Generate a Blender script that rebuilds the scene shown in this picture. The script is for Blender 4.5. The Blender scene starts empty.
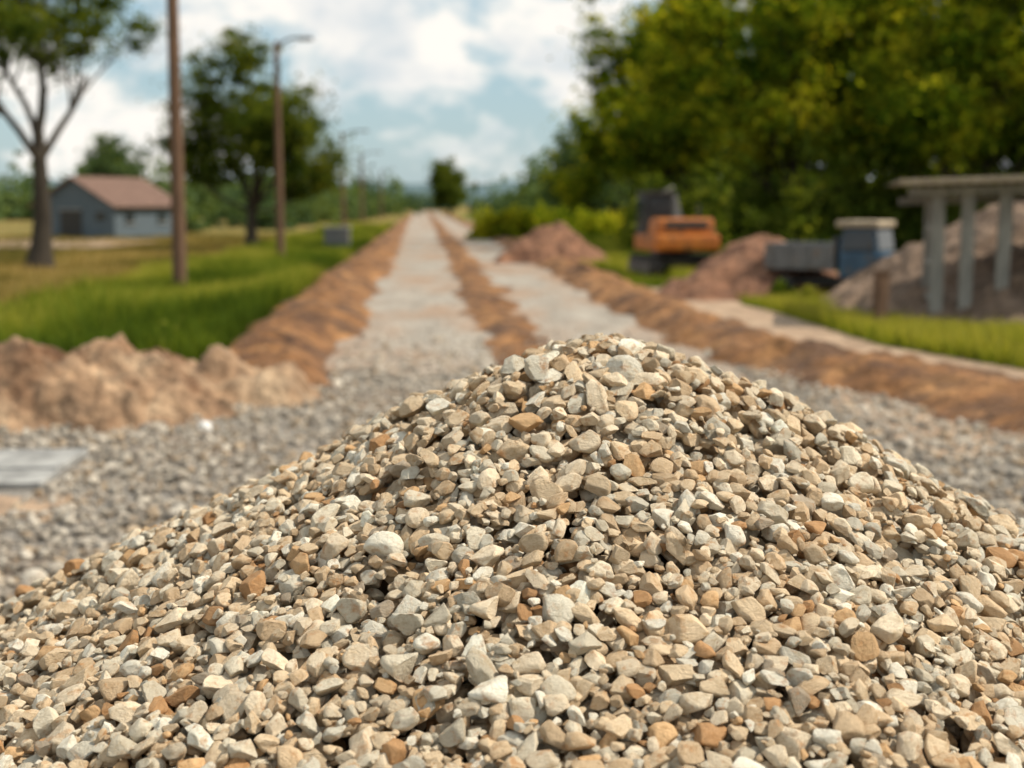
import bpy, bmesh, math, random
import numpy as np
from mathutils import Vector, Matrix, Euler
random.seed(7); rng=np.random.default_rng(7)
S=bpy.context.scene
COL=S.collection
S.view_settings.view_transform='Standard'; S.view_settings.look='None'; S.view_settings.exposure=0
SUN_AZ=math.radians(90); SUN_EL=math.radians(50)   # azimuth clockwise from +Y

# ------------------------------------------------------------------ noise
def _h(ix,iy,s):
    v=np.sin(ix*127.1+iy*311.7+s*74.7)*43758.5453
    return v-np.floor(v)
def vnoise(x,y,s=0):
    x=np.asarray(x,float); y=np.asarray(y,float)
    ix=np.floor(x); iy=np.floor(y); fx=x-ix; fy=y-iy
    fx=fx*fx*(3-2*fx); fy=fy*fy*(3-2*fy)
    a=_h(ix,iy,s); b=_h(ix+1,iy,s); c=_h(ix,iy+1,s); d=_h(ix+1,iy+1,s)
    return (a*(1-fx)+b*fx)*(1-fy)+(c*(1-fx)+d*fx)*fy
def fbm(x,y,s=0,o=4):
    t=0; a=.5; n=0
    for i in range(o):
        t=t+a*vnoise(x*2**i,y*2**i,s+i*3.1); n+=a; a*=.5
    return t/n

# ------------------------------------------------------------------ mesh helpers
def mesh_np(name,verts,faces,mats=(),smooth=True,attrs=None):
    """faces: list of (int array (m,k), mat index)"""
    me=bpy.data.meshes.new(name)
    verts=np.asarray(verts,dtype=np.float32)
    me.vertices.add(len(verts)); me.vertices.foreach_set('co',verts.ravel())
    loops=np.concatenate([f.ravel() for f,_ in faces]).astype(np.int32)
    tot=np.concatenate([np.full(len(f),f.shape[1]) for f,_ in faces]).astype(np.int32)
    mi=np.concatenate([np.full(len(f),m) for f,m in faces]).astype(np.int32)
    st=np.concatenate([[0],np.cumsum(tot)[:-1]]).astype(np.int32)
    me.loops.add(len(loops)); me.loops.foreach_set('vertex_index',loops)
    me.polygons.add(len(tot)); me.polygons.foreach_set('loop_start',st); me.polygons.foreach_set('loop_total',tot)
    me.polygons.foreach_set('material_index',mi)
    me.polygons.foreach_set('use_smooth',np.full(len(tot),smooth))
    for m in mats: me.materials.append(m)
    me.update(calc_edges=True)
    if attrs:
        for k,v in attrs.items():
            a=me.attributes.new(k,'FLOAT','POINT'); a.data.foreach_set('value',np.asarray(v,dtype=np.float32))
    return me
def add_obj(name,me,loc=(0,0,0),parent=None,rot=(0,0,0)):
    o=bpy.data.objects.new(name,me); COL.objects.link(o); o.location=loc; o.rotation_euler=rot
    if parent: o.parent=parent
    return o
def empty(name,loc,rotz=0,scale=1):
    o=bpy.data.objects.new(name,None); COL.objects.link(o); o.location=loc; o.rotation_euler=(0,0,rotz); o.scale=(scale,)*3
    o.empty_display_size=.2
    return o
def box(name,size,loc,mat,parent=None,rot=(0,0,0),bev=.02,taper=None):
    bm=bmesh.new(); bmesh.ops.create_cube(bm,size=1)
    for v in bm.verts:
        v.co.x*=size[0]; v.co.y*=size[1]; v.co.z*=size[2]
        if taper and v.co.z>0: v.co.x*=taper[0]; v.co.y*=taper[1]
    if bev>0: bmesh.ops.bevel(bm,geom=bm.edges[:],offset=min(bev,min(size)*.4),segments=2,affect='EDGES',profile=.6)
    me=bpy.data.meshes.new(name); bm.to_mesh(me); bm.free(); me.materials.append(mat)
    return add_obj(name,me,loc,parent,rot)
def cyl(name,r1,r2,h,loc,mat,parent=None,rot=(0,0,0),seg=20,bev=.01):
    bm=bmesh.new(); bmesh.ops.create_cone(bm,cap_ends=True,segments=seg,radius1=r1,radius2=r2,depth=h)
    if bev>0: bmesh.ops.bevel(bm,geom=[e for e in bm.edges if len(e.link_faces)==2 and any(len(f.verts)>4 for f in e.link_faces)],offset=bev,segments=2,affect='EDGES')
    me=bpy.data.meshes.new(name); bm.to_mesh(me); bm.free(); me.materials.append(mat)
    return add_obj(name,me,loc,parent,rot)
def tube_arrays(pts,rad,seg=7):
    pts=[Vector(p) for p in pts]; V=[]; F=[]
    up=Vector((0.13,.98,.1)).normalized()
    for i,p in enumerate(pts):
        d=(pts[min(i+1,len(pts)-1)]-pts[max(i-1,0)]).normalized()
        a=d.cross(up); 
        if a.length<.05: a=d.cross(Vector((1,0,0)))
        a.normalize(); b=d.cross(a)
        for k in range(seg):
            t=2*math.pi*k/seg
            V.append(p+(a*math.cos(t)+b*math.sin(t))*rad[i])
    for i in range(len(pts)-1):
        for k in range(seg):
            F.append((i*seg+k,i*seg+(k+1)%seg,(i+1)*seg+(k+1)%seg,(i+1)*seg+k))
    return [tuple(v) for v in V],F
def tube(name,pts,rad,mat,parent=None,seg=10,loc=(0,0,0)):
    V,F=tube_arrays(pts,rad,seg)
    me=mesh_np(name,np.array(V),[(np.array(F),0)],[mat])
    return add_obj(name,me,loc,parent)

# ------------------------------------------------------------------ materials
def nm(name):
    m=bpy.data.materials.new(name); m.use_nodes=True; nt=m.node_tree; nt.nodes.clear()
    out=nt.nodes.new('ShaderNodeOutputMaterial'); return m,nt,out
def N(nt,t,**k):
    n=nt.nodes.new(t)
    for a,b in k.items(): setattr(n,a,b)
    return n
def ramp(nt,fac,stops):
    r=N(nt,'ShaderNodeValToRGB'); nt.links.new(fac,r.inputs[0])
    e=r.color_ramp.elements
    while len(e)<len(stops): e.new(.5)
    for i,(p,c) in enumerate(stops):
        e[i].position=p; e[i].color=(*c,1)
    return r.outputs[0]
def noise(nt,scale,detail=5,vec=None,rough=.6,dist=0):
    n=N(nt,'ShaderNodeTexNoise'); n.inputs['Scale'].default_value=scale; n.inputs['Detail'].default_value=detail
    n.inputs['Roughness'].default_value=rough; n.inputs['Distortion'].default_value=dist
    if vec is not None: nt.links.new(vec,n.inputs['Vector'])
    return n.outputs['Fac']
def mixc(nt,f,a,b,mode='MIX'):
    m=N(nt,'ShaderNodeMix',data_type='RGBA',blend_type=mode)
    for s,i in ((f,0),(a,6),(b,7)):
        if isinstance(s,(int,float)): m.inputs[i].default_value=s
        elif isinstance(s,tuple): m.inputs[i].default_value=(*s,1)
        else: nt.links.new(s,m.inputs[i])
    return m.outputs[2]
def surf(name,stops,scale=1.0,rough=.9,bump=.3,bscale=20,metal=0,stretch=(1,1,1),detail=6,bdist=.02,spots=None,grain=None):
    m,nt,out=nm(name)
    tc=N(nt,'ShaderNodeTexCoord'); mp=N(nt,'ShaderNodeMapping'); mp.inputs['Scale'].default_value=stretch
    nt.links.new(tc.outputs['Object'],mp.inputs['Vector']); v=mp.outputs[0]
    c=ramp(nt,noise(nt,scale,detail,v),stops)
    if spots:
        f=ramp(nt,noise(nt,spots[0],4,v),[(spots[1],(0,0,0)),(spots[2],(1,1,1))])
        c=mixc(nt,f,c,spots[3])
    if grain:
        c=mixc(nt,1.0,c,ramp(nt,noise(nt,grain,4,tc.outputs['Object'],.7),[(.32,(.5,.5,.5)),(.5,(1,1,1)),(.68,(1.45,1.45,1.45))]),'MULTIPLY')
    p=N(nt,'ShaderNodeBsdfPrincipled'); nt.links.new(c,p.inputs['Base Color'])
    p.inputs['Roughness'].default_value=rough; p.inputs['Metallic'].default_value=metal
    b=N(nt,'ShaderNodeBump'); b.inputs['Strength'].default_value=bump; b.inputs['Distance'].default_value=bdist
    nt.links.new(noise(nt,bscale,6,v),b.inputs['Height']); nt.links.new(b.outputs[0],p.inputs['Normal'])
    nt.links.new(p.outputs[0],out.inputs[0]); return m
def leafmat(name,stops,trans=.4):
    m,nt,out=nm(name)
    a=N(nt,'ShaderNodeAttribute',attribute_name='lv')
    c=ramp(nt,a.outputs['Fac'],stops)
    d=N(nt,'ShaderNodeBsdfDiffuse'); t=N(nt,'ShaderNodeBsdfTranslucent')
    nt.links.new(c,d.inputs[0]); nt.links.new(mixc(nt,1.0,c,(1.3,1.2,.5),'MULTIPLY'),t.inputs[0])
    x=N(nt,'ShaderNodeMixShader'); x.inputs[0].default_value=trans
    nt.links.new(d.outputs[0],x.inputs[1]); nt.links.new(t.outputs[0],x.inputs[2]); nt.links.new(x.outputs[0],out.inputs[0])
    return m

def stone_mat(name,sat=1.0,bstr=.55):
    m,nt,out=nm(name)
    a=N(nt,'ShaderNodeAttribute',attribute_name='scol',attribute_type='INSTANCER')
    oi=N(nt,'ShaderNodeObjectInfo'); tc=N(nt,'ShaderNodeTexCoord')
    ad=N(nt,'ShaderNodeVectorMath',operation='MULTIPLY_ADD')
    cr=N(nt,'ShaderNodeCombineXYZ')
    for i in range(3): nt.links.new(oi.outputs['Random'],cr.inputs[i])
    nt.links.new(cr.outputs[0],ad.inputs[0]); ad.inputs[1].default_value=(31,57,83); nt.links.new(tc.outputs['Object'],ad.inputs[2])
    v=ad.outputs[0]
    c=mixc(nt,1.0,a.outputs['Color'],ramp(nt,noise(nt,1.6,6,v,.65),[(.3,(.78,.70,.60)),(.5,(1,1,1)),(.72,(1.12,1.12,1.12))]),'MULTIPLY')
    c=mixc(nt,ramp(nt,noise(nt,1.1,4,v,.6),[(.56,(0,0,0)),(.70,(.7*sat,.7*sat,.7*sat))]),c,(.46,.21,.07))
    c=mixc(nt,ramp(nt,noise(nt,14,3,v,.7),[(.62,(0,0,0)),(.75,(.35,.35,.35))]),c,(.20,.13,.07))
    p=N(nt,'ShaderNodeBsdfPrincipled'); nt.links.new(c,p.inputs['Base Color']); p.inputs['Roughness'].default_value=.8
    p.inputs['Specular IOR Level'].default_value=.25
    b=N(nt,'ShaderNodeBump'); b.inputs['Strength'].default_value=bstr; b.inputs['Distance'].default_value=.08
    nt.links.new(noise(nt,5.5,8,v,.7),b.inputs['Height']); nt.links.new(b.outputs[0],p.inputs['Normal'])
    nt.links.new(p.outputs[0],out.inputs[0]); return m

M_stone=stone_mat('crushed_stone'); M_gstone=stone_mat('grey_gravel_stone',.35)
M_core=surf('stone_dust',[(.3,(.13,.08,.04)),(.7,(.25,.165,.095))],8,bump=.8,bscale=60)  # dust colour darkened to deepen the shade in the gaps between stones
M_gravel=surf('gravel_ground',[(.3,(.15,.13,.11)),(.5,(.28,.25,.215)),(.7,(.42,.38,.335))],14,bump=1,bscale=22,detail=8,bdist=.05,spots=(.4,.5,.68,(.30,.20,.125)))
M_lane=surf('road_surface',[(.3,(.235,.20,.16)),(.7,(.40,.35,.29))],1.6,bump=1,bscale=12,detail=9,stretch=(1,.3,1),spots=(.42,.44,.68,(.31,.175,.095)),grain=9,bdist=.05)
M_dirt=surf('orange_dirt',[(.3,(.10,.042,.016)),(.5,(.27,.12,.04)),(.72,(.48,.24,.088))],1.1,bump=1,bscale=5,detail=9,bdist=.25,spots=(.6,.5,.64,(.12,.06,.03)),grain=3)
M_dirt2=surf('brown_dirt',[(.3,(.17,.095,.05)),(.5,(.40,.25,.145)),(.72,(.62,.45,.29))],1.2,bump=1,bscale=5,detail=9,bdist=.25,spots=(.7,.50,.62,(.20,.10,.048)),grain=3)
M_sand=surf('sandy_soil',[(.3,(.26,.165,.10)),(.7,(.44,.31,.205))],.8,bump=.5,bscale=9,detail=7,bdist=.05,grain=4)
M_red=surf('red_soil',[(.3,(.13,.055,.028)),(.7,(.30,.145,.078))],1.6,bump=.9,bscale=7,detail=8,bdist=.12,grain=3)
M_pink=surf('rubble',[(.3,(.15,.095,.06)),(.7,(.33,.225,.155))],2.2,bump=1,bscale=9,detail=8,bdist=.15,grain=4)
M_conc=surf('concrete',[(.3,(.22,.215,.205)),(.7,(.36,.35,.33))],2.5,bump=.3,bscale=30,grain=2)
M_wood=surf('weathered_wood',[(.3,(.085,.045,.025)),(.7,(.19,.105,.06))],3,bump=.6,bscale=8,stretch=(4,4,.5))
M_gwood=surf('grey_wood',[(.3,(.16,.15,.135)),(.7,(.37,.345,.30))],3,bump=.5,bscale=8,stretch=(4,4,.5))
M_bark=surf('bark',[(.3,(.022,.016,.011)),(.7,(.065,.048,.031))],3,bump=.9,bscale=6,stretch=(3,3,.7),bdist=.06)
M_steel=surf('galvanised_steel',[(.3,(.27,.25,.22)),(.7,(.44,.405,.35))],4,rough=.55,bump=.1)
M_black=surf('rubber_and_grease',[(.3,(.018,.016,.014)),(.7,(.045,.04,.034))],5,rough=.7)
M_orange=surf('orange_paint',[(.35,(.34,.09,.008)),(.7,(.60,.19,.015))],2,rough=.5,bump=.1,spots=(2.5,.52,.66,(.08,.04,.02)))
M_blue=surf('blue_paint',[(.35,(.02,.06,.105)),(.7,(.045,.11,.18))],2,rough=.45,bump=.1,spots=(3,.55,.7,(.10,.075,.05)))
M_tan=surf('tan_paint',[(.35,(.30,.23,.15)),(.7,(.44,.35,.24))],2,rough=.6,bump=.1)
M_greyp=surf('grey_paint',[(.35,(.10,.10,.10)),(.7,(.19,.19,.185))],2,rough=.5,bump=.1,spots=(3,.55,.72,(.16,.10,.06)))
M_glass=surf('dark_glass',[(.3,(.02,.025,.03)),(.7,(.035,.04,.045))],2,rough=.08,bump=0)
M_siding=surf('blue_grey_siding',[(.3,(.07,.095,.115)),(.7,(.12,.15,.175))],2,bump=.4,bscale=6,stretch=(6,6,.4))
M_roof=surf('rusty_roof',[(.3,(.13,.07,.048)),(.7,(.24,.14,.10))],2,rough=.7,bump=.4,bscale=6)
M_white=surf('white_rock_surface',[(.3,(.7,.69,.66)),(.7,(.85,.84,.82))],3)
M_hill=surf('hill_woods',[(.3,(.05,.092,.105)),(.7,(.085,.14,.15))],.03,bump=0)  # distance haze is put into the bluish colour of the woods

def ground_mat():
    m,nt,out=nm('meadow')
    tc=N(nt,'ShaderNodeTexCoord'); v=tc.outputs['Object']
    g=ramp(nt,noise(nt,.6,8,v),[(.3,(.07,.10,.016)),(.5,(.12,.155,.026)),(.7,(.21,.20,.05))])
    d=ramp(nt,noise(nt,.5,8,v),[(.3,(.16,.13,.04)),(.6,(.28,.20,.065)),(.8,(.38,.27,.11))])
    sx=N(nt,'ShaderNodeSeparateXYZ'); nt.links.new(v,sx.inputs[0])
    mr=N(nt,'ShaderNodeMapRange'); nt.links.new(sx.outputs[0],mr.inputs[0])
    mr.inputs[1].default_value=-6; mr.inputs[2].default_value=-11; mr.inputs[3].default_value=-.12; mr.inputs[4].default_value=.14; 
    ad=N(nt,'ShaderNodeMath',operation='ADD'); nt.links.new(mr.outputs[0],ad.inputs[0]); nt.links.new(noise(nt,.12,6,v),ad.inputs[1])
    f=ramp(nt,ad.outputs[0],[(.45,(0,0,0)),(.62,(1,1,1))])
    c=mixc(nt,f,g,d)
    p=N(nt,'ShaderNodeBsdfPrincipled'); nt.links.new(c,p.inputs['Base Color']); p.inputs['Roughness'].default_value=1
    p.inputs['Specular IOR Level'].default_value=.1
    b=N(nt,'ShaderNodeBump'); b.inputs['Strength'].default_value=1; b.inputs['Distance'].default_value=.25
    nt.links.new(noise(nt,5,8,v),b.inputs['Height']); nt.links.new(b.outputs[0],p.inputs['Normal'])
    nt.links.new(p.outputs[0],out.inputs[0]); return m
M_meadow=ground_mat()
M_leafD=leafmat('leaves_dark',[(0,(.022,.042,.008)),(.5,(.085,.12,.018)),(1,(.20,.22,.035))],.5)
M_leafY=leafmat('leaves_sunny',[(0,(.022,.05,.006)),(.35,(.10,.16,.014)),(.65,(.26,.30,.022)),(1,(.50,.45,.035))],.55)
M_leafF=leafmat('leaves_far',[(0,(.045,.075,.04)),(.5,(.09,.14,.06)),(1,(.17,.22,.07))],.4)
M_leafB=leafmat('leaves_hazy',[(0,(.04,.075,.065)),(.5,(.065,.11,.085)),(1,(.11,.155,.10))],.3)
M_grass=leafmat('grass_blades',[(0,(.045,.075,.012)),(.45,(.125,.18,.02)),(.75,(.26,.28,.04)),(1,(.42,.37,.085))],.45)

# ------------------------------------------------------------------ ground
def grid(name,xs,ys,zf,mat,loc=(0,0,0)):
    X,Y=np.meshgrid(xs,ys); Z=zf(X,Y)
    V=np.stack([X,Y,Z],-1).reshape(-1,3); nx=len(xs); ny=len(ys)
    i=np.arange((nx)*(ny)).reshape(ny,nx)
    F=np.stack([i[:-1,:-1],i[:-1,1:],i[1:,1:],i[1:,:-1]],-1).reshape(-1,4)
    return add_obj(name,mesh_np(name,V,[(F,0)],[mat]),loc)
def sym(a,n,p=2.5):
    t=np.linspace(-1,1,n); return np.sign(t)*np.abs(t)**p*a
grid('ground',sym(4000,120,3),np.concatenate([-np.geomspace(3000,5,20),np.geomspace(1,4000,120)]),
     lambda X,Y:-.03+0*X,M_meadow)
SL=-.0612
def strip(name,offL,offR,y0,y1,mat,h,n=500,m=14,edge=.25,z0=.012,seed=1,flat=False,hn=.6,ef=.7):
    ys=np.geomspace(y0,y1,n); t=np.linspace(0,1,m)
    L=offL(ys)+SL*ys+(fbm(ys*ef,ys*0,seed)-.5)*edge*2; R=offR(ys)+SL*ys+(fbm(ys*ef,ys*0+9,seed+5)-.5)*edge*2
    X=L[:,None]*(1-t)+R[:,None]*t; Y=np.repeat(ys[:,None],m,1)
    if flat:
        Z=np.full_like(X,z0)
        Y=Y+((fbm(X*1.5,Y*0+3,seed+9)-.5)*3)*np.clip(1-(Y-y0)/2,0,1)   # ragged near end
    else:
        prof=np.sin(math.pi*t)**.8
        end=np.clip((ys-y0)/1.5,0,1)[:,None]
        Z=prof*h(ys)[:,None]*((1-hn)+hn*2*fbm(X*1.3,Y*1.0,seed+2,5))*end+(fbm(X*3,Y*3,seed+8,4)-.5)*.30*prof-.05*(1-prof)
        Z=Z+z0
    V=np.stack([X,Y,Z],-1).reshape(-1,3); i=np.arange(n*m).reshape(n,m)
    F=np.stack([i[:-1,:-1],i[:-1,1:],i[1:,1:],i[1:,:-1]],-1).reshape(-1,4)
    return add_obj(name,mesh_np(name,V,[(F,0)],[mat]))
c_=lambda v:(lambda y:v+0*y)
ap=grid('gravel_yard',np.linspace(-12,14,60),np.linspace(-10,24,80),lambda X,Y:.0+.02*fbm(X*2,Y*2,3)-.02,M_gravel)
strip('sandy_shoulder',c_(5.0),lambda y:7.9+0*y+np.clip(24-y,0,20)*.3,14,200,M_sand,None,edge=.6,z0=.016,seed=12,flat=True)
strip('road',lambda y:-1.5-np.clip(y-60,0,300)*.006,lambda y:1.1+0*y,20,420,M_lane,None,edge=.2,z0=.022,seed=3,flat=True)
strip('road',lambda y:1.8+0*y,lambda y:4.5-np.clip(y-60,0,300)*.003,19,420,M_lane,None,edge=.2,z0=.022,seed=4,flat=True)
strip('dirt_median',lambda y:.85-np.clip(24-y,0,9)*.0,lambda y:2.3+0*y-np.clip(y-50,0,200)*.002,18.5,420,M_dirt,lambda y:.09+0*y,edge=.5,z0=.01,seed=21)
strip('dirt_berm',lambda y:-3.5+np.clip(y-60,0,300)*.002,lambda y:-1.2-np.clip(y-60,0,300)*.006,17.5,400,M_dirt,lambda y:.34-np.clip(y-30,0,100)*.0018,edge=.45,z0=0,seed=31,m=26)
strip('dirt_berm',lambda y:4.2+np.clip(22-y,0,12)*.26,lambda y:6.1+np.clip(22-y,0,12)*.42-np.clip(y-60,0,300)*.004,9,400,M_dirt,lambda y:.32-np.clip(y-30,0,100)*.0018,edge=.45,z0=0,seed=41,m=26)

def mound(name,bumps,x0,x1,y0,y1,mat,n=150,seed=1,rough=.12,cone=False,z=0):
    def zf(X,Y):
        Z=np.zeros_like(X)
        wx=X+(fbm(X*1.1,Y*1.1,seed+20)-.5)*.9; wy=Y+(fbm(X*1.1,Y*1.1,seed+30)-.5)*.9
        for (cx,cy,r,h) in bumps:
            d=np.sqrt(((wx-cx)/r)**2+((wy-cy)/r)**2)
            if cone: b=h*np.clip(1.08-np.sqrt(d*d+.02),0,2)
            else: b=h*np.clip(1-d*d,0,1)**1.1
            Z=np.maximum(Z,b)+np.minimum(Z,b)*.25
        k=np.clip(Z*4,0,1)
        Z=Z+k*((fbm(X*2.2,Y*2.2,seed,5)-.5)*rough*2.2+(fbm(X*7,Y*7,seed+3,3)-.5)*rough*.7)
        return Z-.06*(1-k)+z
    return grid(name,np.linspace(x0,x1,n),np.linspace(y0,y1,n),zf,mat)
mound('dirt_mound',[(-5.9,15.9,1.45,.80),(-4.5,16.1,1.3,.66),(-3.7,17.6,1.35,.42),(-7.9,16.6,2,.9),(-5.2,18.6,1.7,.35)],-10.5,-2.0,13,21.5,M_dirt2,220,5,.34)
mound('soil_pile',[(6.6,37.5,2.6,1.65),(5.2,36.6,1.7,.75)],2.5,10,33,42,M_red,120,8,.18,True)
mound('soil_pile',[(1.9,58,2.1,1.7),(.5,57.5,1.4,.8)],-2.5,5,54.5,62,M_red,100,9,.18,True)
mound('rubble_pile',[(14.2,31.5,6.7,3.5),(11,34,3.5,1.5)],6.0,22,24,40,M_pink,200,10,.24,True)
sl=empty('concrete_slab',(0,0,0))
box('slab_panel',(3.0,.95,.07),(-5.55,12.95,.035),M_conc,sl,bev=.015); box('slab_panel_2',(3.0,.60,.06),(-5.5,12.1,.03),M_conc,sl,rot=(0,0,.02),bev=.015)
grid('dirt_patch',np.linspace(-6.5,-3.5,40),np.linspace(10.6,11.6,30),lambda X,Y:.05*np.clip(1-((X+5.0)/1.4)**2-((Y-11.1)/.42)**2,-.6,1)+.01+.02*fbm(X*5,Y*5,2),M_sand)

# ------------------------------------------------------------------ stones
pcol=bpy.data.collections.new('stone_prototypes'); gcol=bpy.data.collections.new('gravel_prototypes')
def stone_proto(name,sub,mat,seed,col):
    r=np.random.default_rng(seed)
    bm=bmesh.new(); bmesh.ops.create_icosphere(bm,subdivisions=sub,radius=1)
    P=np.array([v.co[:] for v in bm.verts])
    k=r.integers(8,12)
    for i in range(k):
        n=r.normal(size=3); n/=np.linalg.norm(n); d=r.uniform(.42,.77)
        s=P@n; over=s-d; P=P-np.outer(np.where(over>0,over*.985,0),n)
    f=r.uniform(1.2,2.2,3)
    ph=r.uniform(0,6,3)
    w=(np.sin(P[:,0]*f[0]*2+ph[0])+np.sin(P[:,1]*f[1]*2+ph[1])+np.sin(P[:,2]*f[2]*2+ph[2]))*.022
    w2=fbm(P[:,0]*3+9+P[:,2]*1.7,P[:,1]*3+5-P[:,2]*2.1,seed,3)*.14-.07
    P=P*(1+w+w2)[:,None]
    P=P/np.abs(P).max(0)[None,:]
    for v,p in zip(bm.verts,P): v.co=p
    me=bpy.data.meshes.new(name); bm.to_mesh(me); bm.free(); me.materials.append(mat)
    me.polygons.foreach_set('use_smooth',np.full(len(me.polygons),True))
    o=bpy.data.objects.new(name,me); col.objects.link(o)
for i in range(30): stone_proto(f'stone_{i:02d}',4,M_stone,100+i,pcol)
for i in range(10): stone_proto(f'gravel_{i:02d}',2,M_gstone,300+i,gcol)

def scatter(name,P,R,Sc,I,C,col):
    me=bpy.data.meshes.new(name); me.vertices.add(len(P)); me.vertices.foreach_set('co',np.asarray(P,np.float32).ravel())
    for k,v in (('rot',R),('scl',Sc),('scol',C)):
        a=me.attributes.new(k,'FLOAT_VECTOR','POINT'); a.data.foreach_set('vector',np.asarray(v,np.float32).ravel())
    a=me.attributes.new('idx','INT','POINT'); a.data.foreach_set('value',np.asarray(I,np.int32))
    o=add_obj(name,me)
    ng=bpy.data.node_groups.new(name+'_scatter','GeometryNodeTree')
    ng.interface.new_socket('Geometry',in_out='INPUT',socket_type='NodeSocketGeometry')
    ng.interface.new_socket('Geometry',in_out='OUTPUT',socket_type='NodeSocketGeometry')
    gi=ng.nodes.new('NodeGroupInput'); go=ng.nodes.new('NodeGroupOutput')
    ip=ng.nodes.new('GeometryNodeInstanceOnPoints'); ci=ng.nodes.new('GeometryNodeCollectionInfo')
    ci.inputs['Collection'].default_value=col; ci.inputs['Separate Children'].default_value=True; ci.inputs['Reset Children'].default_value=True
    def na(n,t):
        x=ng.nodes.new('GeometryNodeInputNamedAttribute'); x.data_type=t; x.inputs['Name'].default_value=n
        return [s for s in x.outputs if s.enabled and s.name=='Attribute'][0]
    e=ng.nodes.new('FunctionNodeEulerToRotation'); ng.links.new(na('rot','FLOAT_VECTOR'),e.inputs[0])
    ng.links.new(gi.outputs[0],ip.inputs['Points']); ng.links.new(ci.outputs[0],ip.inputs['Instance'])
    ip.inputs['Pick Instance'].default_value=True
    ng.links.new(na('idx','INT'),ip.inputs['Instance Index']); ng.links.new(e.outputs[0],ip.inputs['Rotation'])
    ng.links.new(na('scl','FLOAT_VECTOR'),ip.inputs['Scale'])
    ng.links.new(ip.outputs[0],go.inputs[0])
    md=o.modifiers.new('scatter','NODES'); md.node_group=ng
    return o

PX,PY,PH,PS=.25,4.05,1.86,.50
def pile_z(X,Y):
    dx=X-PX; dy=Y-PY
    dx=np.where(dx<0,dx*.99,dx*1.14)
    r=np.sqrt(dx*dx+dy*dy)
    th=np.arctan2(dy,dx)
    a=.20
    z=PH+a*PS-PS*np.sqrt(r*r+a*a)
    z=z+(vnoise(np.cos(th)*2+7,np.sin(th)*2+3,4)-.5)*.16*np.clip(r,0,1.5)/1.5+(fbm(X*1.6,Y*1.6,14)-.5)*.13
    return z
pm=grid('pile_core_tmp',np.linspace(PX-4.8,PX+4.8,220),np.linspace(PY-4.8,PY+4.8,220),lambda X,Y:np.maximum(pile_z(X,Y)-.02,-.08)+.03*(fbm(X*9,Y*9,6)-.5),M_core)
core_me=pm.data; bpy.data.objects.remove(pm)

cell=.008; x0=PX-4.9; y0=PY-4.9; ng_=int(9.8/cell)
H=np.zeros((ng_,ng_),np.float32)
PAL=np.array([(.72,.55,.36),(.78,.64,.46),(.62,.45,.28),(.75,.65,.49),(.62,.56,.445),(.84,.77,.63),(.50,.28,.13),(.68,.43,.22),(.46,.37,.27)])
PW=np.array([.24,.22,.14,.13,.085,.10,.03,.04,.015]); PW/=PW.sum()
outP=[];outR=[];outS=[];outI=[]
def inview(x,y): return (y>2.0) and (y<5.0) and abs(x)<.47*y+.35
def deposit(n,amed,sig,amin,amax,cand,region,jit=.03):
    for _ in range(n):
        if region=='view':
            y=random.uniform(2.0,5.0); x=random.uniform(-1,1)*(.47*y+.35)
        else:
            t=random.uniform(0,2*math.pi); r=4.2*math.sqrt(random.random()); x=PX+r*math.cos(t); y=PY+r*math.sin(t)
            if inview(x,y): continue
        a=min(max(amed*math.exp(random.gauss(0,sig)),amin),amax)
        b=a*random.uniform(.62,.94); c=b*random.uniform(.54,.9)
        sp=random.uniform(0,math.pi); cs,sn=math.cos(sp),math.sin(sp)
        k=int(a/cell)+1
        best=None
        for j in range(cand):
            xx=x+random.uniform(-jit,jit)*(j>0); yy=y+random.uniform(-jit,jit)*(j>0)
            ix=int((xx-x0)/cell); iy=int((yy-y0)/cell)
            if ix-k<0 or iy-k<0 or ix+k+1>ng_ or iy+k+1>ng_: continue
            g=_G[k]; u=(g[0]*cs+g[1]*sn)/a; v=(-g[0]*sn+g[1]*cs)/b
            q=1-u*u-v*v; msk=q>0
            low=c*np.sqrt(np.where(msk,q,0))
            hh=H[iy-k:iy+k+1,ix-k:ix+k+1]
            tt=(hh+low)[msk]
            zc=.6*tt.max()+.4*tt.mean()
            if best is None or zc<best[0]: best=(zc,xx,yy,ix,iy,msk,low)
        if best is None: continue
        zc,xx,yy,ix,iy,msk,low=best
        if zc>.16: continue
        hs=H[iy-k:iy+k+1,ix-k:ix+k+1]; hs[msk]=np.maximum(hs[msk],zc+low[msk]*.9)
        outP.append((xx,yy,zc)); outR.append(sp); outS.append((a,b,c)); outI.append(random.randrange(30))
_G={k:np.meshgrid(np.arange(-k,k+1)*cell,np.arange(-k,k+1)*cell) for k in range(1,12)}
deposit(13500,.027,.26,.013,.046,2,'view')
deposit(14000,.0235,.29,.011,.046,2,'view')
deposit(8000,.0110,.25,.006,.017,5,'view')
deposit(260,.034,.12,.03,.043,5,'view',.06)
deposit(32000,.031,.30,.015,.06,2,'rest')
P=np.array(outP); SPN=np.array(outR)
eps=.03
bz=pile_z(P[:,0],P[:,1]); bz=np.maximum(bz,0)
gx=(np.maximum(pile_z(P[:,0]+eps,P[:,1]),0)-np.maximum(pile_z(P[:,0]-eps,P[:,1]),0))/(2*eps)
gy=(np.maximum(pile_z(P[:,0],P[:,1]+eps),0)-np.maximum(pile_z(P[:,0],P[:,1]-eps),0))/(2*eps)
P[:,2]+=bz
Rr=[]
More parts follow.
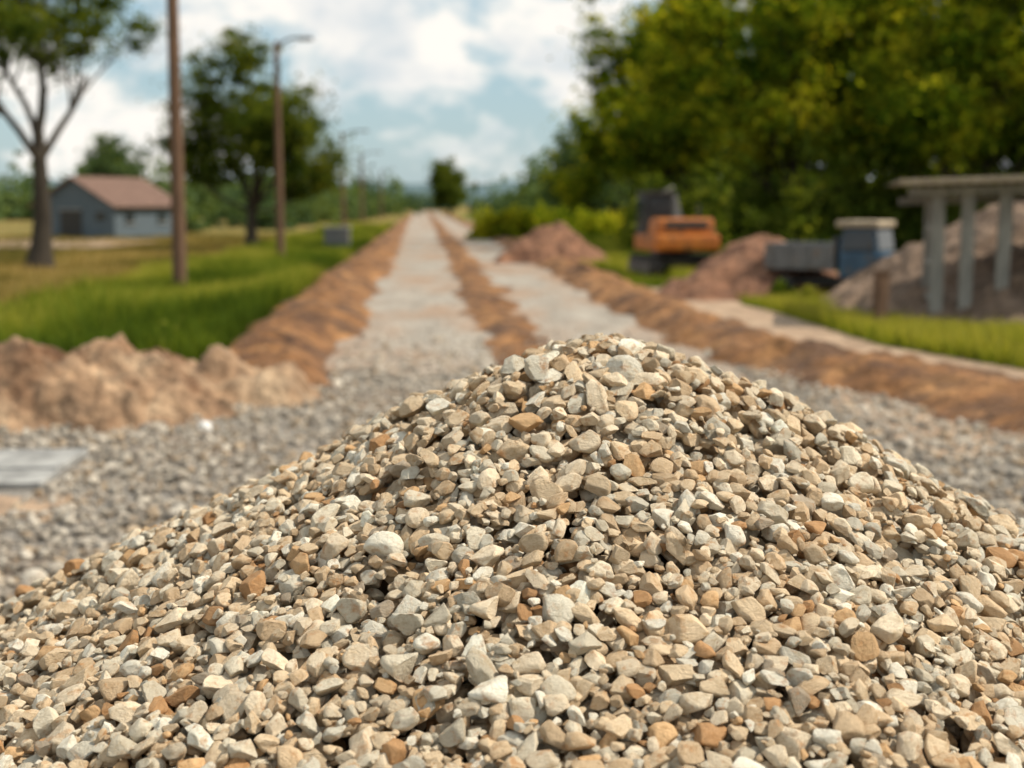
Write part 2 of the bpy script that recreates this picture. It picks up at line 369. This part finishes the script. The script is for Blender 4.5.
for i in range(len(P)):
    nrm=Vector((-gx[i]+random.gauss(0,.36),-gy[i]+random.gauss(0,.36),1)).normalized()
    q=Vector((0,0,1)).rotation_difference(nrm)
    Rr.append((q.to_matrix()@Matrix.Rotation(SPN[i],3,'Z')@Matrix.Rotation(random.choice((0,math.pi)),3,'X')).to_euler()[:])
ci=rng.choice(len(PAL),len(P),p=PW); C=np.minimum(PAL[ci]*rng.uniform(.74,1.12,(len(P),1)),.9)
scatter('gravel_pile',P,Rr,np.array(outS)*1.12,outI,C,pcol)
o=add_obj('stone_dust_core',core_me); o.parent=bpy.data.objects['gravel_pile']
print('stones',len(P))
n=66000
yy=4+24*rng.random(n)**.9; xx=rng.uniform(-1,1,n)*(.40*yy+1.4)
off=xx-SL*yy
keep=(pile_z(xx,yy)<.02)&~((xx<-3.95)&(yy>10.7)&(yy<13.5))&(xx<SL*yy+4.6+np.clip(22-yy,0,12)*.26)&~((xx<-4.2)&(yy>15))&~((off<-1.3)&(yy>19))
keep&=(rng.random(n)<np.clip(1-(yy-19)/9,0,1)**1.5)
xx,yy=xx[keep],yy[keep]; n=len(xx)
a=np.clip(.028*np.exp(rng.normal(0,.45,n)),.012,.09)
Sg=np.stack([a,a*rng.uniform(.6,.95,n),a*rng.uniform(.4,.8,n)],1)
GP=np.array([(.45,.395,.33),(.55,.49,.41),(.34,.295,.245),(.47,.36,.25),(.66,.59,.49)])
scatter('loose_gravel',np.stack([xx,yy,Sg[:,2]*.5+.01],1),np.stack([rng.normal(0,.3,n),rng.normal(0,.3,n),rng.uniform(0,6.28,n)],1),Sg,rng.integers(0,10,n),GP[rng.integers(0,5,n)]*rng.uniform(.7,1.15,(n,1)),gcol)
bm=bmesh.new(); bmesh.ops.create_icosphere(bm,subdivisions=3,radius=1)
for v in bm.verts: v.co=Vector((v.co.x*.07,v.co.y*.06,v.co.z*.06))*(1+.15*math.sin(v.co.x*5+v.co.z*4))
me=bpy.data.meshes.new('white_rock'); bm.to_mesh(me); bm.free(); me.materials.append(M_white); add_obj('white_rock',me,(-3.25,14.9,.05))  # small white rounded lump, what it is left open

# ------------------------------------------------------------------ trees
def leaf_arrays(P,size,r):
    n=len(P); a=r.normal(size=(n,3)); a/=np.linalg.norm(a,axis=1)[:,None]
    b=np.cross(a,r.normal(size=(n,3))); b/=np.linalg.norm(b,axis=1)[:,None]
    s=(size*r.uniform(.6,1.3,n))[:,None]
    V=np.stack([P-a*s,P-b*s*.55,P+a*s,P+b*s*.55],1).reshape(-1,3)
    F=np.arange(4*n).reshape(n,4); return V,F
def make_tree_mesh(name,H_,Wd,seed,leafmat_,trunk_frac=.3,tr=.3,nleaf=12000,lsize=.2,cl=.75,splits=(3,3,3),sparse=0,up=.35,low=0):
    r=random.Random(seed); rn=np.random.default_rng(seed)
    segs=[]; tips=[]
    def grow(p,d,L,rad,lev):
        pts=[p.copy()]; rr=[rad]; n=5
        for i in range(n):
            d=(d+Vector((r.gauss(0,.13),r.gauss(0,.13),r.gauss(0,.08)+(.05 if lev else 0)))).normalized()
            p=p+d*L/n; pts.append(p.copy()); rr.append(rad*(1-.5*(i+1)/n))
        segs.append((pts,rr,lev))
        if lev>=len(splits):
            tips.extend([pts[-1],pts[3]]); return
        if lev>=2: tips.append(pts[-1])
        k=splits[lev]
        for j in range(k):
            t=r.uniform(.5,1) if lev else r.uniform(.62,1.0)
            ix=min(int(t*n),n); ang=2*math.pi*(j+r.uniform(-.3,.3))/k
            out=Vector((math.cos(ang),math.sin(ang),0))
            nd=(d*.75+out*r.uniform(.55,1.0)+Vector((0,0,up*r.random()))).normalized()
            grow(pts[ix],nd,L*r.uniform(.62,.85),rr[ix]*.62,lev+1)
        if lev==0:
            for j in range(low):
                ang=2*math.pi*(j+r.random()*.5)/max(low,1)
                grow(pts[3],Vector((math.cos(ang),math.sin(ang),r.uniform(-.05,.3))).normalized(),L*.75,rr[3]*.4,1)
        if lev==0 or r.random()<.6: grow(pts[-1],(d+Vector((r.gauss(0,.2),r.gauss(0,.2),.3))).normalized(),L*.75,rr[-1]*.85,lev+1)
    grow(Vector((0,0,0)),Vector((r.gauss(0,.03),r.gauss(0,.03),1)),H_*trunk_frac,tr,0)
    T=np.array([t[:] for t in tips])
    h0=H_*trunk_frac*.55
    sz=(H_-cl*.6-h0)/(T[:,2].max()-h0); sx=(Wd-cl)/np.percentile(np.hypot(T[:,0],T[:,1]),95)
    def sc(p): 
        z=p[2]; z2=z if z<h0 else h0+(z-h0)*sz
        s=1+(sx-1)*min(1,max(0,(z-h0*.9)/(h0*1.2)))
        return Vector((p[0]*s,p[1]*s,z2))
    V=[];F=[]
    for pts,rr,lev in segs:
        if lev==0: rr=[rr[0]*1.35]+rr[1:]
        v,f=tube_arrays([sc(q) for q in pts],rr,8 if lev<2 else 5); o=len(V); V+=v; F+=[tuple(i+o for i in q) for q in f]
    T=np.array([sc(t)[:] for t in tips])
    T=T[T[:,2]>h0*(.6 if low else 1.05)]
    if sparse: T=T[rn.random(len(T))>sparse]
    per=max(4,nleaf//len(T)); cr=cl*rn.uniform(.55,1.15,len(T)); clv=rn.normal(0,.15,len(T))
    d=rn.normal(size=(len(T),per,3)); d/=np.linalg.norm(d,axis=2)[:,:,None]
    rad=np.abs(rn.normal(0,.62,(len(T),per,1)))
    LP=(T[:,None,:]+d*rad*cr[:,None,None]*np.array([1.15,1.15,.72])).reshape(-1,3)
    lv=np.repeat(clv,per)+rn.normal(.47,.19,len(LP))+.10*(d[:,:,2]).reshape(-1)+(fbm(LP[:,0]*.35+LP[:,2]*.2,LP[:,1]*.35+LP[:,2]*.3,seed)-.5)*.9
    LV,LF=leaf_arrays(LP,lsize,rn)
    V=np.array(V); 
    att=np.concatenate([np.zeros(len(V)),np.repeat(np.clip(lv,0,1),4)])
    return mesh_np(name,np.concatenate([V,LV]),[(np.array(F),0),(LF+len(V),1)],[M_bark,leafmat_],attrs={'lv':att})
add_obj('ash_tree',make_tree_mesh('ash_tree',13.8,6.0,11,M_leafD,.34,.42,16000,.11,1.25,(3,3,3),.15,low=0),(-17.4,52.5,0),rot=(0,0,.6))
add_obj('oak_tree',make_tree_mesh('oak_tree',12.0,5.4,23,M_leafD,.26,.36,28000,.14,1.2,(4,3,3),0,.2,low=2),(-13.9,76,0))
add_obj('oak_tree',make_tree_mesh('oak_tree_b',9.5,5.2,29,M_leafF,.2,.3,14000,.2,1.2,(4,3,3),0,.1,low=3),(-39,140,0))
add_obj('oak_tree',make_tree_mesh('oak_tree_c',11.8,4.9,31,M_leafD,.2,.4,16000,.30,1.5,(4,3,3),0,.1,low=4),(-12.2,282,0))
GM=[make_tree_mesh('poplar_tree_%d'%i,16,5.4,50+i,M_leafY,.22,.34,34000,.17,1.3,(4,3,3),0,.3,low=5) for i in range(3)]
gt=[(8.0,88,.98,0),(10.4,76,1.0,1),(14.0,70,1.05,2),(18,73,1.1,0),(21.5,64,1.05,1),(25.5,68,1.15,2),(29,60,1.1,0),(12,95,1.15,2),(19,92,1.2,1),(27,90,1.2,0),(34,74,1.1,2)]
for i,(x,y,s,k) in enumerate(gt):
    o=add_obj('poplar_tree',GM[k],(x,y,0),rot=(0,0,i*1.9)); o.scale=(s,s,s)
add_obj('oak_tree',make_tree_mesh('oak_tree_d',12.0,7.2,61,M_leafF,.15,.4,26000,.26,1.6,(4,3,3),0,.1,low=5),(9.0,185,0))
add_obj('oak_tree',GM[1],(17,160,0)).scale=(.95,.95,.8)
def foliage_mass(name,blobs,per,size,mat,seed):
    rn=np.random.default_rng(seed); B=np.array(blobs)
    d=rn.normal(size=(len(B),per,3)); d/=np.linalg.norm(d,axis=2)[:,:,None]; d[:,:,2]=np.abs(d[:,:,2])*1.0
    bump=1+.25*np.sin(d[:,:,0:1]*5+rn.uniform(0,6,(len(B),1,1)))+.2*np.sin(d[:,:,2:3]*6+d[:,:,1:2]*5+rn.uniform(0,6,(len(B),1,1)))
    P_=B[:,None,:3]+d*rn.uniform(.35,1,(len(B),per,1))**.5*bump*B[:,None,3:4]*np.stack([np.ones(len(B)),np.ones(len(B)),B[:,4]],1)[:,None,:]
    P_=P_.reshape(-1,3); P_[:,2]=np.abs(P_[:,2])
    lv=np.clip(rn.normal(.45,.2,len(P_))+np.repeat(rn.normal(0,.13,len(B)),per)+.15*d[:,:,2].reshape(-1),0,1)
    V,F=leaf_arrays(P_,size,rn)
    return add_obj(name,mesh_np(name,V,[(F,0)],[mat],attrs={'lv':np.repeat(lv,4)}))
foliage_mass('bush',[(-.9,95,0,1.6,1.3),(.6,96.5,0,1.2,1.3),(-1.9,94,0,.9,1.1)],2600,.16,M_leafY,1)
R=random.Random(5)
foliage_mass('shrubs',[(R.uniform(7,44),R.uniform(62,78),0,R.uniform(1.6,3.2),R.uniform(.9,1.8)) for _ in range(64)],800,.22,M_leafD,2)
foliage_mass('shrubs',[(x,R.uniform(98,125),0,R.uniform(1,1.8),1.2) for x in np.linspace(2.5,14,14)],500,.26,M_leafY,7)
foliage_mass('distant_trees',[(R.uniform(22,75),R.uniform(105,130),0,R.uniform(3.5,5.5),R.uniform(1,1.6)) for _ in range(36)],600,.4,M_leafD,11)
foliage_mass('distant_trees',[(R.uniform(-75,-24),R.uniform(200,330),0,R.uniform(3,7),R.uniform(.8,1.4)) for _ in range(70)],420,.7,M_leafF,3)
foliage_mass('distant_trees',[(SL*y-R.uniform(9,22),y,0,R.uniform(1.8,3.6),1.3) for y in np.linspace(120,330,36)],420,.4,M_leafF,4)
foliage_mass('distant_trees',[(R.uniform(2,80),R.uniform(190,340),0,R.uniform(4,8),R.uniform(.8,1.4)) for _ in range(60)],420,.7,M_leafF,6)
foliage_mass('distant_trees',[(R.uniform(-170,-60),R.uniform(180,300),0,R.uniform(3,7),R.uniform(.6,1.1)) for _ in range(70)],420,.7,M_leafF,8)
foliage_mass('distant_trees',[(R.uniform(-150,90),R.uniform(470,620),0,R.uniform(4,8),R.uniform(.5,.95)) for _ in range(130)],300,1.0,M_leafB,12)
def hill(name,y,h,x0_,x1_,sd):
    grid(name,np.linspace(x0_,x1_,260),np.linspace(y-200,y+400,24),
      lambda X,Y:h*(.45+.6*fbm(X/170,Y/400,sd,5))*np.clip(np.sin(np.clip((Y-(y-200))/600,0,1)*math.pi),0,1)**.7-1+(fbm(X/14,Y/30,sd+2,3))*4,M_hill)
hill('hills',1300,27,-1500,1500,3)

# ------------------------------------------------------------------ grass
def blades(name,X,Y,hmin,hmax,w,seed,mat=M_grass):
    rn=np.random.default_rng(seed); n=len(X); h=rn.uniform(hmin,hmax,n)*(.3+1.5*fbm(X*.7,Y*.35,seed)**1.3); t=rn.uniform(0,6.28,n)
    wx=np.cos(t)*w*rn.uniform(.6,1.3,n); wy=np.sin(t)*w; lx=rn.normal(0,.3,n)*h; ly=rn.normal(0,.3,n)*h
    z=np.full(n,-.03)
    V=np.stack([np.stack([X-wx,Y-wy,z],1),np.stack([X+wx,Y+wy,z],1),np.stack([X+lx,Y+ly,h],1)],1).reshape(-1,3)
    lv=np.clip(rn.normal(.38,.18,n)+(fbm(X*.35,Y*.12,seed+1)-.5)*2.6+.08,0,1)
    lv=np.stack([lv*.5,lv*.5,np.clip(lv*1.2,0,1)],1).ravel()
    return add_obj(name,mesh_np(name,V,[(np.arange(3*n).reshape(n,3),0)],[mat],attrs={'lv':lv}))
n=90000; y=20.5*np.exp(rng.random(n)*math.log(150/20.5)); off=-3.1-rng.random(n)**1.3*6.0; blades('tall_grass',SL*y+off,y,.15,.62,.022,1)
M_dry=leafmat('dry_grass',[(0,(.11,.10,.03)),(.5,(.25,.19,.06)),(1,(.44,.31,.13))],.35)
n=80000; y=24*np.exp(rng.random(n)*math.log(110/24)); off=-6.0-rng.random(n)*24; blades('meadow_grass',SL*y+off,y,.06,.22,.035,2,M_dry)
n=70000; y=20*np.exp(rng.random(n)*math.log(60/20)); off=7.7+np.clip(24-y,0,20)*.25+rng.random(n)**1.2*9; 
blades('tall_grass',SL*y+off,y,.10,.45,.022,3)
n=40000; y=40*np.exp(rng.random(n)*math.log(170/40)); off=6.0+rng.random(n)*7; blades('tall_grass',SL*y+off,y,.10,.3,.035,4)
foliage_mass('weeds',[(6.6,35,0,.45,1),(7.1,34.4,0,.4,.9),(6.1,35.3,0,.3,.9)],500,.09,M_grass,9)
foliage_mass('weeds',[(R.uniform(6.2,13),R.uniform(21.5,27),0,R.uniform(.12,.28),1) for _ in range(26)],160,.05,M_grass,13)
foliage_mass('weeds',[(SL*y-3.6-R.uniform(0,1.2),y,0,R.uniform(.15,.35),1.2) for y in [22+3*k**1.15 for k in range(18)]],160,.06,M_grass,14)

# ------------------------------------------------------------------ poles and lamps
def utility_pole(loc,h):
    e=empty('utility_pole',loc); tube('pole',[(0,0,-.2),(.02,0,h*.5),(.03,0,h)],[.20,.17,.14],M_wood,e,12)
    box('crossarm',(2.2,.11,.13),(.03,-.18,h-.6),M_wood,e); 
    for i,x in enumerate((-.95,-.35,.4,1.0)): cyl(f'insulator_{i}',.05,.03,.16,(x,-.18,h-.45),M_glass,e,seg=12,bev=.005)
    return e
utility_pole((-9.1,39,0),10.5)
def street_lamp(loc,h,r=.1,mat=M_wood,arm=1.3):
    e=empty('street_lamp',loc); tube('pole',[(0,0,-.2),(0,0,h*.5),(0,0,h)],[r*1.25,r,r*.75],mat,e,12)
    tube('arm',[(0,0,h-.35),(arm*.3,0,h-.02),(arm*.65,0,h+.12),(arm,0,h+.13)],[.06,.05,.045,.045],M_black,e,8)
    box('lamp_head',(.7,.26,.15),(arm+.25,0,h+.11),M_greyp,e,bev=.05,taper=(.8,.7))
    cyl('door_collar',r*1.5,r*1.3,.5,(0,0,.25),mat,e,seg=14)
    return e
street_lamp((-9.4,58,0),8.8,.14,arm=.9); street_lamp((-12.6,107,0),7.6,.14,M_wood,1.4); street_lamp((-15.9,152,0),7.6,.14,M_wood,1.6); street_lamp((-20.5,225,0),7.6,.14,M_wood,1.6)
ub=empty('utility_cabinet',(-8.8,72,0)); box('plinth',(1.5,.8,.15),(0,0,.075),M_conc,ub); box('cabinet',(1.25,.65,1.0),(0,0,.65),M_greyp,ub,bev=.03); box('cap',(1.4,.75,.07),(0,0,1.19),M_conc,ub)
box('door_seam',(.02,.02,.9),(0,-.33,.65),M_black,ub,bev=0)

# ------------------------------------------------------------------ shed
sh=empty('farm_shed',(-29.3,104,0),math.radians(66))
Lh,Wh,He,Hr=7.2,7.0,2.3,4.2   # length along local X, gable at -X end
V=[(-Lh/2,-Wh/2,0),(-Lh/2,Wh/2,0),(-Lh/2,Wh/2,He),(-Lh/2,0,Hr-.1),(-Lh/2,-Wh/2,He)]; V+=[(-x,y,z) for x,y,z in V]
me=bpy.data.meshes.new('walls'); me.from_pydata(V,[],[(0,4,3,2,1),(5,6,7,8,9),(0,5,9,4),(1,2,7,6)]); me.materials.append(M_siding); add_obj('walls',me,(0,0,0),sh)
ang=math.atan2(Hr-He,Wh/2); sll=math.hypot(Hr-He,Wh/2)+.45
for sgn,nme in ((-1,'roof_front'),(1,'roof_back')):
    box(nme,(Lh+.8,sll,.09),(0,sgn*(sll/2)*math.cos(ang),Hr+.03-(sll/2)*math.sin(ang)),M_roof,sh,rot=(-sgn*ang,0,0),bev=.01)
    for k in range(13): box(f'rib_{nme}_{k}',(.05,sll,.05),(-Lh/2+k*.58,sgn*(sll/2)*math.cos(ang),Hr+.1-(sll/2)*math.sin(ang)),M_roof,sh,rot=(-sgn*ang,0,0),bev=0)
box('barn_door',(.06,1.9,1.9),(-Lh/2-.04,.3,.95),M_black,sh); box('window',(.05,.8,.6),(-Lh/2-.04,-2.3,1.5),M_glass,sh)  # black panel stands in for the dark inside of the open doorway
box('door_frame',(.05,2.1,.1),(-Lh/2-.05,.3,1.96),M_conc,sh)
for k,x in enumerate((-2,1.6)): box(f'side_window_{k}',(1.0,.05,.7),(x,-Wh/2-.03,1.4),M_glass,sh); box(f'sill_{k}',(1.15,.1,.07),(x,-Wh/2-.06,1.0),M_conc,sh)
xs=np.linspace(-70,-22,80); X,Tt=np.meshgrid(xs,np.linspace(0,1,5)); Yt=76+Tt*16-(X+40)*.12+fbm(X*.3,Tt*3,2)*1.5
V=np.stack([X,Yt,0*X+.06],-1).reshape(-1,3); i=np.arange(400).reshape(5,80)
add_obj('dirt_track',mesh_np('dirt_track',V,[(np.stack([i[:-1,:-1],i[:-1,1:],i[1:,1:],i[1:,:-1]],-1).reshape(-1,4),0)],[M_sand]))

# ------------------------------------------------------------------ excavator
ex=empty('excavator',(5.25,46.5,0),math.radians(100),1.06)
for sgn in (-1,1):
    bm=bmesh.new(); prof=[(-1.35,.28),(-1.2,.06),(1.2,.06),(1.35,.28),(1.35,.42),(1.15,.64),(-1.15,.64),(-1.35,.42)]
    vs=[bm.verts.new((x,y,z)) for y in (-.2,.2) for x,z in prof]
    n=len(prof); bm.faces.new(vs[:n]); bm.faces.new(vs[n:][::-1])
    for i in range(n): bm.faces.new((vs[i],vs[i+n],vs[(i+1)%n+n],vs[(i+1)%n]))
    bmesh.ops.recalc_face_normals(bm,faces=bm.faces); bmesh.ops.bevel(bm,geom=bm.edges[:],offset=.03,segments=2,affect='EDGES')
    me=bpy.data.meshes.new('track'); bm.to_mesh(me); bm.free(); me.materials.append(M_black); add_obj('track_'+('a' if sgn<0 else 'b'),me,(0,sgn*.88,0),ex)
    for k in range(5): cyl(f'roller_{sgn}_{k}',.15,.15,.46,(-1+k*.5,sgn*.88,.33),M_greyp,ex,rot=(math.pi/2,0,0))
    for k in range(12): box(f'grouser_{sgn}_{k}',(.06,.42,.05),(-1.1+k*.2,sgn*.88,.665),M_black,ex,bev=.01)
box('undercarriage',(1.6,1.3,.3),(0,0,.5),M_black,ex); cyl('slew_ring',.5,.5,.16,(0,0,.72),M_black,ex)
box('house',(2.3,2.0,.5),(-.2,0,1.08),M_orange,ex,bev=.08); box('engine_cover',(1.0,1.9,.5),(-.85,0,1.57),M_orange,ex,bev=.1,taper=(.9,.92)); box('engine_grille',(.03,1.3,.22),(-1.365,0,1.62),M_black,ex,bev=.01); box('counterweight',(.4,2.0,.5),(-1.4,0,1.1),M_orange,ex,bev=.12)
box('cab',(1.15,.95,1.2),(.35,.48,1.92),M_black,ex,bev=.07,taper=(.86,.92)); box('cab_glass_front',(.05,.72,.8),(.9,.48,2.0),M_glass,ex,rot=(0,-.1,0)); box('cab_glass_side',(.85,.05,.7),(.33,.955,2.02),M_glass,ex,rot=(.03,0,0)); box('cab_glass_inner',(.85,.05,.7),(.33,.02,2.02),M_glass,ex); box('cab_glass_rear',(.05,.7,.45),(-.2,.48,2.15),M_glass,ex)
box('cab_roof',(1.15,.98,.1),(.33,.48,2.56),M_black,ex,bev=.03); cyl('exhaust',.05,.05,.5,(-.9,-.5,1.98),M_black,ex)
for k in range(5): box(f'vent_{k}',(.6,.02,.03),(-.8,-1.005,.98+k*.07),M_black,ex,bev=0)
def beam(name,p,q,w,t,mat,par):
    p=Vector(p);q=Vector(q);d=q-p; o=box(name,(d.length+t*.5,w,t),(p+q)/2,mat,par,bev=.03); o.rotation_euler=(0,-math.atan2(d.z,d.x),0)
beam('boom_lower',(.5,-.35,1.3),(1.5,-.35,2.45),.3,.34,M_black,ex); beam('boom_upper',(1.5,-.35,2.45),(2.6,-.35,2.3),.25,.27,M_black,ex); beam('stick',(2.6,-.35,2.3),(2.4,-.35,.9),.2,.22,M_orange,ex)
beam('boom_cylinder',(.9,-.35,1.15),(1.65,-.35,2.05),.1,.1,M_steel,ex); beam('stick_cylinder',(1.4,-.35,2.75),(2.6,-.35,2.55),.09,.09,M_steel,ex)
box('bucket',(.6,.8,.6),(2.3,-.35,.55),M_black,ex,rot=(0,.4,0),bev=.08,taper=(.7,1))
for k in range(4): box(f'tooth_{k}',(.05,.08,.18),(2.52,-.62+k*.18,.22),M_steel,ex,bev=.01)

# ------------------------------------------------------------------ small truck
tk=empty('dump_truck',(7.95,35.6,0),math.radians(-32),.86)
def wheel(n,x,y):
    cyl(n,.36,.36,.24,(x,y,.36),M_black,tk,rot=(math.pi/2,0,0),seg=28,bev=.05); cyl(n+'_hub',.18,.16,.26,(x,y,.36),M_greyp,tk,rot=(math.pi/2,0,0),seg=16)
for x,nn in ((1.15,'f'),(-1.1,'r')):
    for y,mm in ((-.72,'a'),(.72,'b')): wheel('wheel_'+nn+mm,x,y)
box('chassis',(3.5,.8,.2),(0,0,.55),M_black,tk); box('cab_lower',(1.35,1.7,.75),(1.2,0,1.03),M_blue,tk,bev=.09); box('cab_upper',(1.15,1.6,.75),(1.05,0,1.75),M_blue,tk,bev=.08,taper=(.8,.9))
box('cab_roof',(1.25,1.7,.2),(1.02,0,2.2),M_tan,tk,bev=.08); box('windscreen',(.04,1.4,.6),(1.58,0,1.75),M_glass,tk,rot=(0,-.15,0)); box('side_glass_a',(.9,.04,.55),(1.05,-.785,1.75),M_glass,tk,rot=(-.1,0,0)); box('side_glass_b',(.9,.04,.55),(1.05,.785,1.75),M_glass,tk,rot=(.1,0,0))
box('bumper',(.14,1.7,.2),(1.93,0,.58),M_greyp,tk,bev=.04); box('grille',(.05,.9,.25),(1.885,0,1.0),M_black,tk)
for y in (-.62,.62): cyl(f'headlight_{y}',.1,.1,.06,(1.885,y,1.0),M_white,tk,rot=(0,math.pi/2,0)); box(f'mirror_{y}',(.06,.14,.25),(1.5,y*1.55,1.6),M_black,tk)
box('bed_floor',(2.1,1.7,.12),(-.65,0,.95),M_greyp,tk)
for y in (-.82,.82): box(f'bed_side_{y}',(2.1,.07,.65),(-.65,y,1.32),M_greyp,tk,bev=.02)
box('bed_head',(.07,1.6,.85),(.37,0,1.4),M_greyp,tk); box('tailgate',(.07,1.6,.62),(-1.68,0,1.32),M_greyp,tk)
for k in range(4):
    for y in (-.875,.875): box(f'bed_rib_{k}_{y}',(.07,.04,.62),(-1.45+k*.53,y,1.32),M_greyp,tk,bev=.01)

# ------------------------------------------------------------------ shelter and post
st=empty('open_shelter',(8.4,28.2,0),math.radians(-10))
for k,x in enumerate((0,.56,1.25,2.3,3.3)): box(f'front_post_{k}',(.25,.16,2.72+.05*x),(x,0,1.36),M_gwood,st,rot=(0,.01*(k-1),0),bev=.02)
for k,x in enumerate((0,1.6,3.3)): box(f'back_post_{k}',(.16,.16,2.55),(x,1.7,1.27),M_gwood,st,bev=.02)
box('front_beam',(4.2,.12,.18),(1.5,-.14,2.68),M_gwood,st,rot=(0,-.03,0)); box('back_beam',(4.2,.12,.16),(1.5,1.84,2.5),M_gwood,st,rot=(0,-.03,0))
V=[];F=[];nx=90
for i in range(nx):
    x=-.85+5.3*i/(nx-1); z=.025*math.sin(i*2*math.pi/4)
    for y,zz in ((-.75,2.86),(2.4,2.80)):
        V+= [(x,y,zz+z+.03*x),(x,y,zz+z+.03*x-.02)]
for i in range(nx-1):
    a=i*4; b=a+4
    F+=[(a,b,b+2,a+2),(a+1,a+3,b+3,b+1),(a,a+1,b+1,b),(a+2,b+2,b+3,a+3)]
me=bpy.data.meshes.new('roof_sheet'); me.from_pydata(V,[],F); me.materials.append(M_steel); add_obj('roof_sheet',me,(0,0,0),st)
box('fascia',(5.3,.05,.10),(1.8,-.79,2.88),M_tan,st,rot=(0,-.03,0),bev=.01)
for k in range(3): box(f'side_rail_{k}',(.06,1.6,.12),(-.02,.87,.5+k*.7),M_gwood,st,bev=.01)
wp=empty('wooden_post',(7.05,27.2,0)); box('post',(.24,.2,1.1),(0,0,.53),M_wood,wp,rot=(0,.03,.3),bev=.03); box('post_cap',(.27,.23,.05),(.017,0,1.1),M_wood,wp,rot=(0,.03,.3),bev=.01)

# ------------------------------------------------------------------ sky, sun, camera
w=bpy.data.worlds.new('World'); S.world=w; w.use_nodes=True; nt=w.node_tree; nt.nodes.clear()
out=N(nt,'ShaderNodeOutputWorld'); bg=N(nt,'ShaderNodeBackground'); bg.inputs[1].default_value=.1
sk=N(nt,'ShaderNodeTexSky',sky_type='NISHITA'); sk.sun_disc=False; sk.sun_elevation=SUN_EL; sk.sun_rotation=SUN_AZ; sk.air_density=1.2; sk.dust_density=.6
tc=N(nt,'ShaderNodeTexCoord'); mp=N(nt,'ShaderNodeMapping'); mp.inputs['Scale'].default_value=(1,1,1.7); mp.inputs['Location'].default_value=(.42,.2,.05)
nt.links.new(tc.outputs['Generated'],mp.inputs[0])
cf=noise(nt,8.5,10,mp.outputs[0],.55,.15)
mask=ramp(nt,cf,[(.45,(0,0,0)),(.54,(1,1,1))])
shade=ramp(nt,noise(nt,11,8,mp.outputs[0],.6),[(.34,(6.9,7.5,7.8)),(.44,(8.5,8.6,8.5)),(.54,(10.4,10.0,9.3))])
skc=mixc(nt,.6,sk.outputs[0],(4.4,6.5,7.7))
nt.links.new(mixc(nt,mask,skc,shade),bg.inputs[0]); nt.links.new(bg.outputs[0],out.inputs[0])
L=bpy.data.lights.new('sun','SUN'); L.energy=5; L.angle=math.radians(.5); L.color=(1,.92,.78)
so=bpy.data.objects.new('sun',L); COL.objects.link(so)
sd=Vector((math.sin(SUN_AZ)*math.cos(SUN_EL),math.cos(SUN_AZ)*math.cos(SUN_EL),math.sin(SUN_EL)))
so.rotation_euler=sd.to_track_quat('Z','Y').to_euler(); so.location=sd*30
cam=bpy.data.cameras.new('camera'); co_=bpy.data.objects.new('camera',cam); COL.objects.link(co_)
co_.location=(0,0,2.4); co_.rotation_euler=(math.radians(90-7.25),0,0); cam.lens=50; cam.sensor_width=36; cam.clip_end=10000; cam.clip_start=.05
cam.dof.use_dof=True; cam.dof.focus_distance=3.3; cam.dof.aperture_fstop=2.1
S.camera=co_
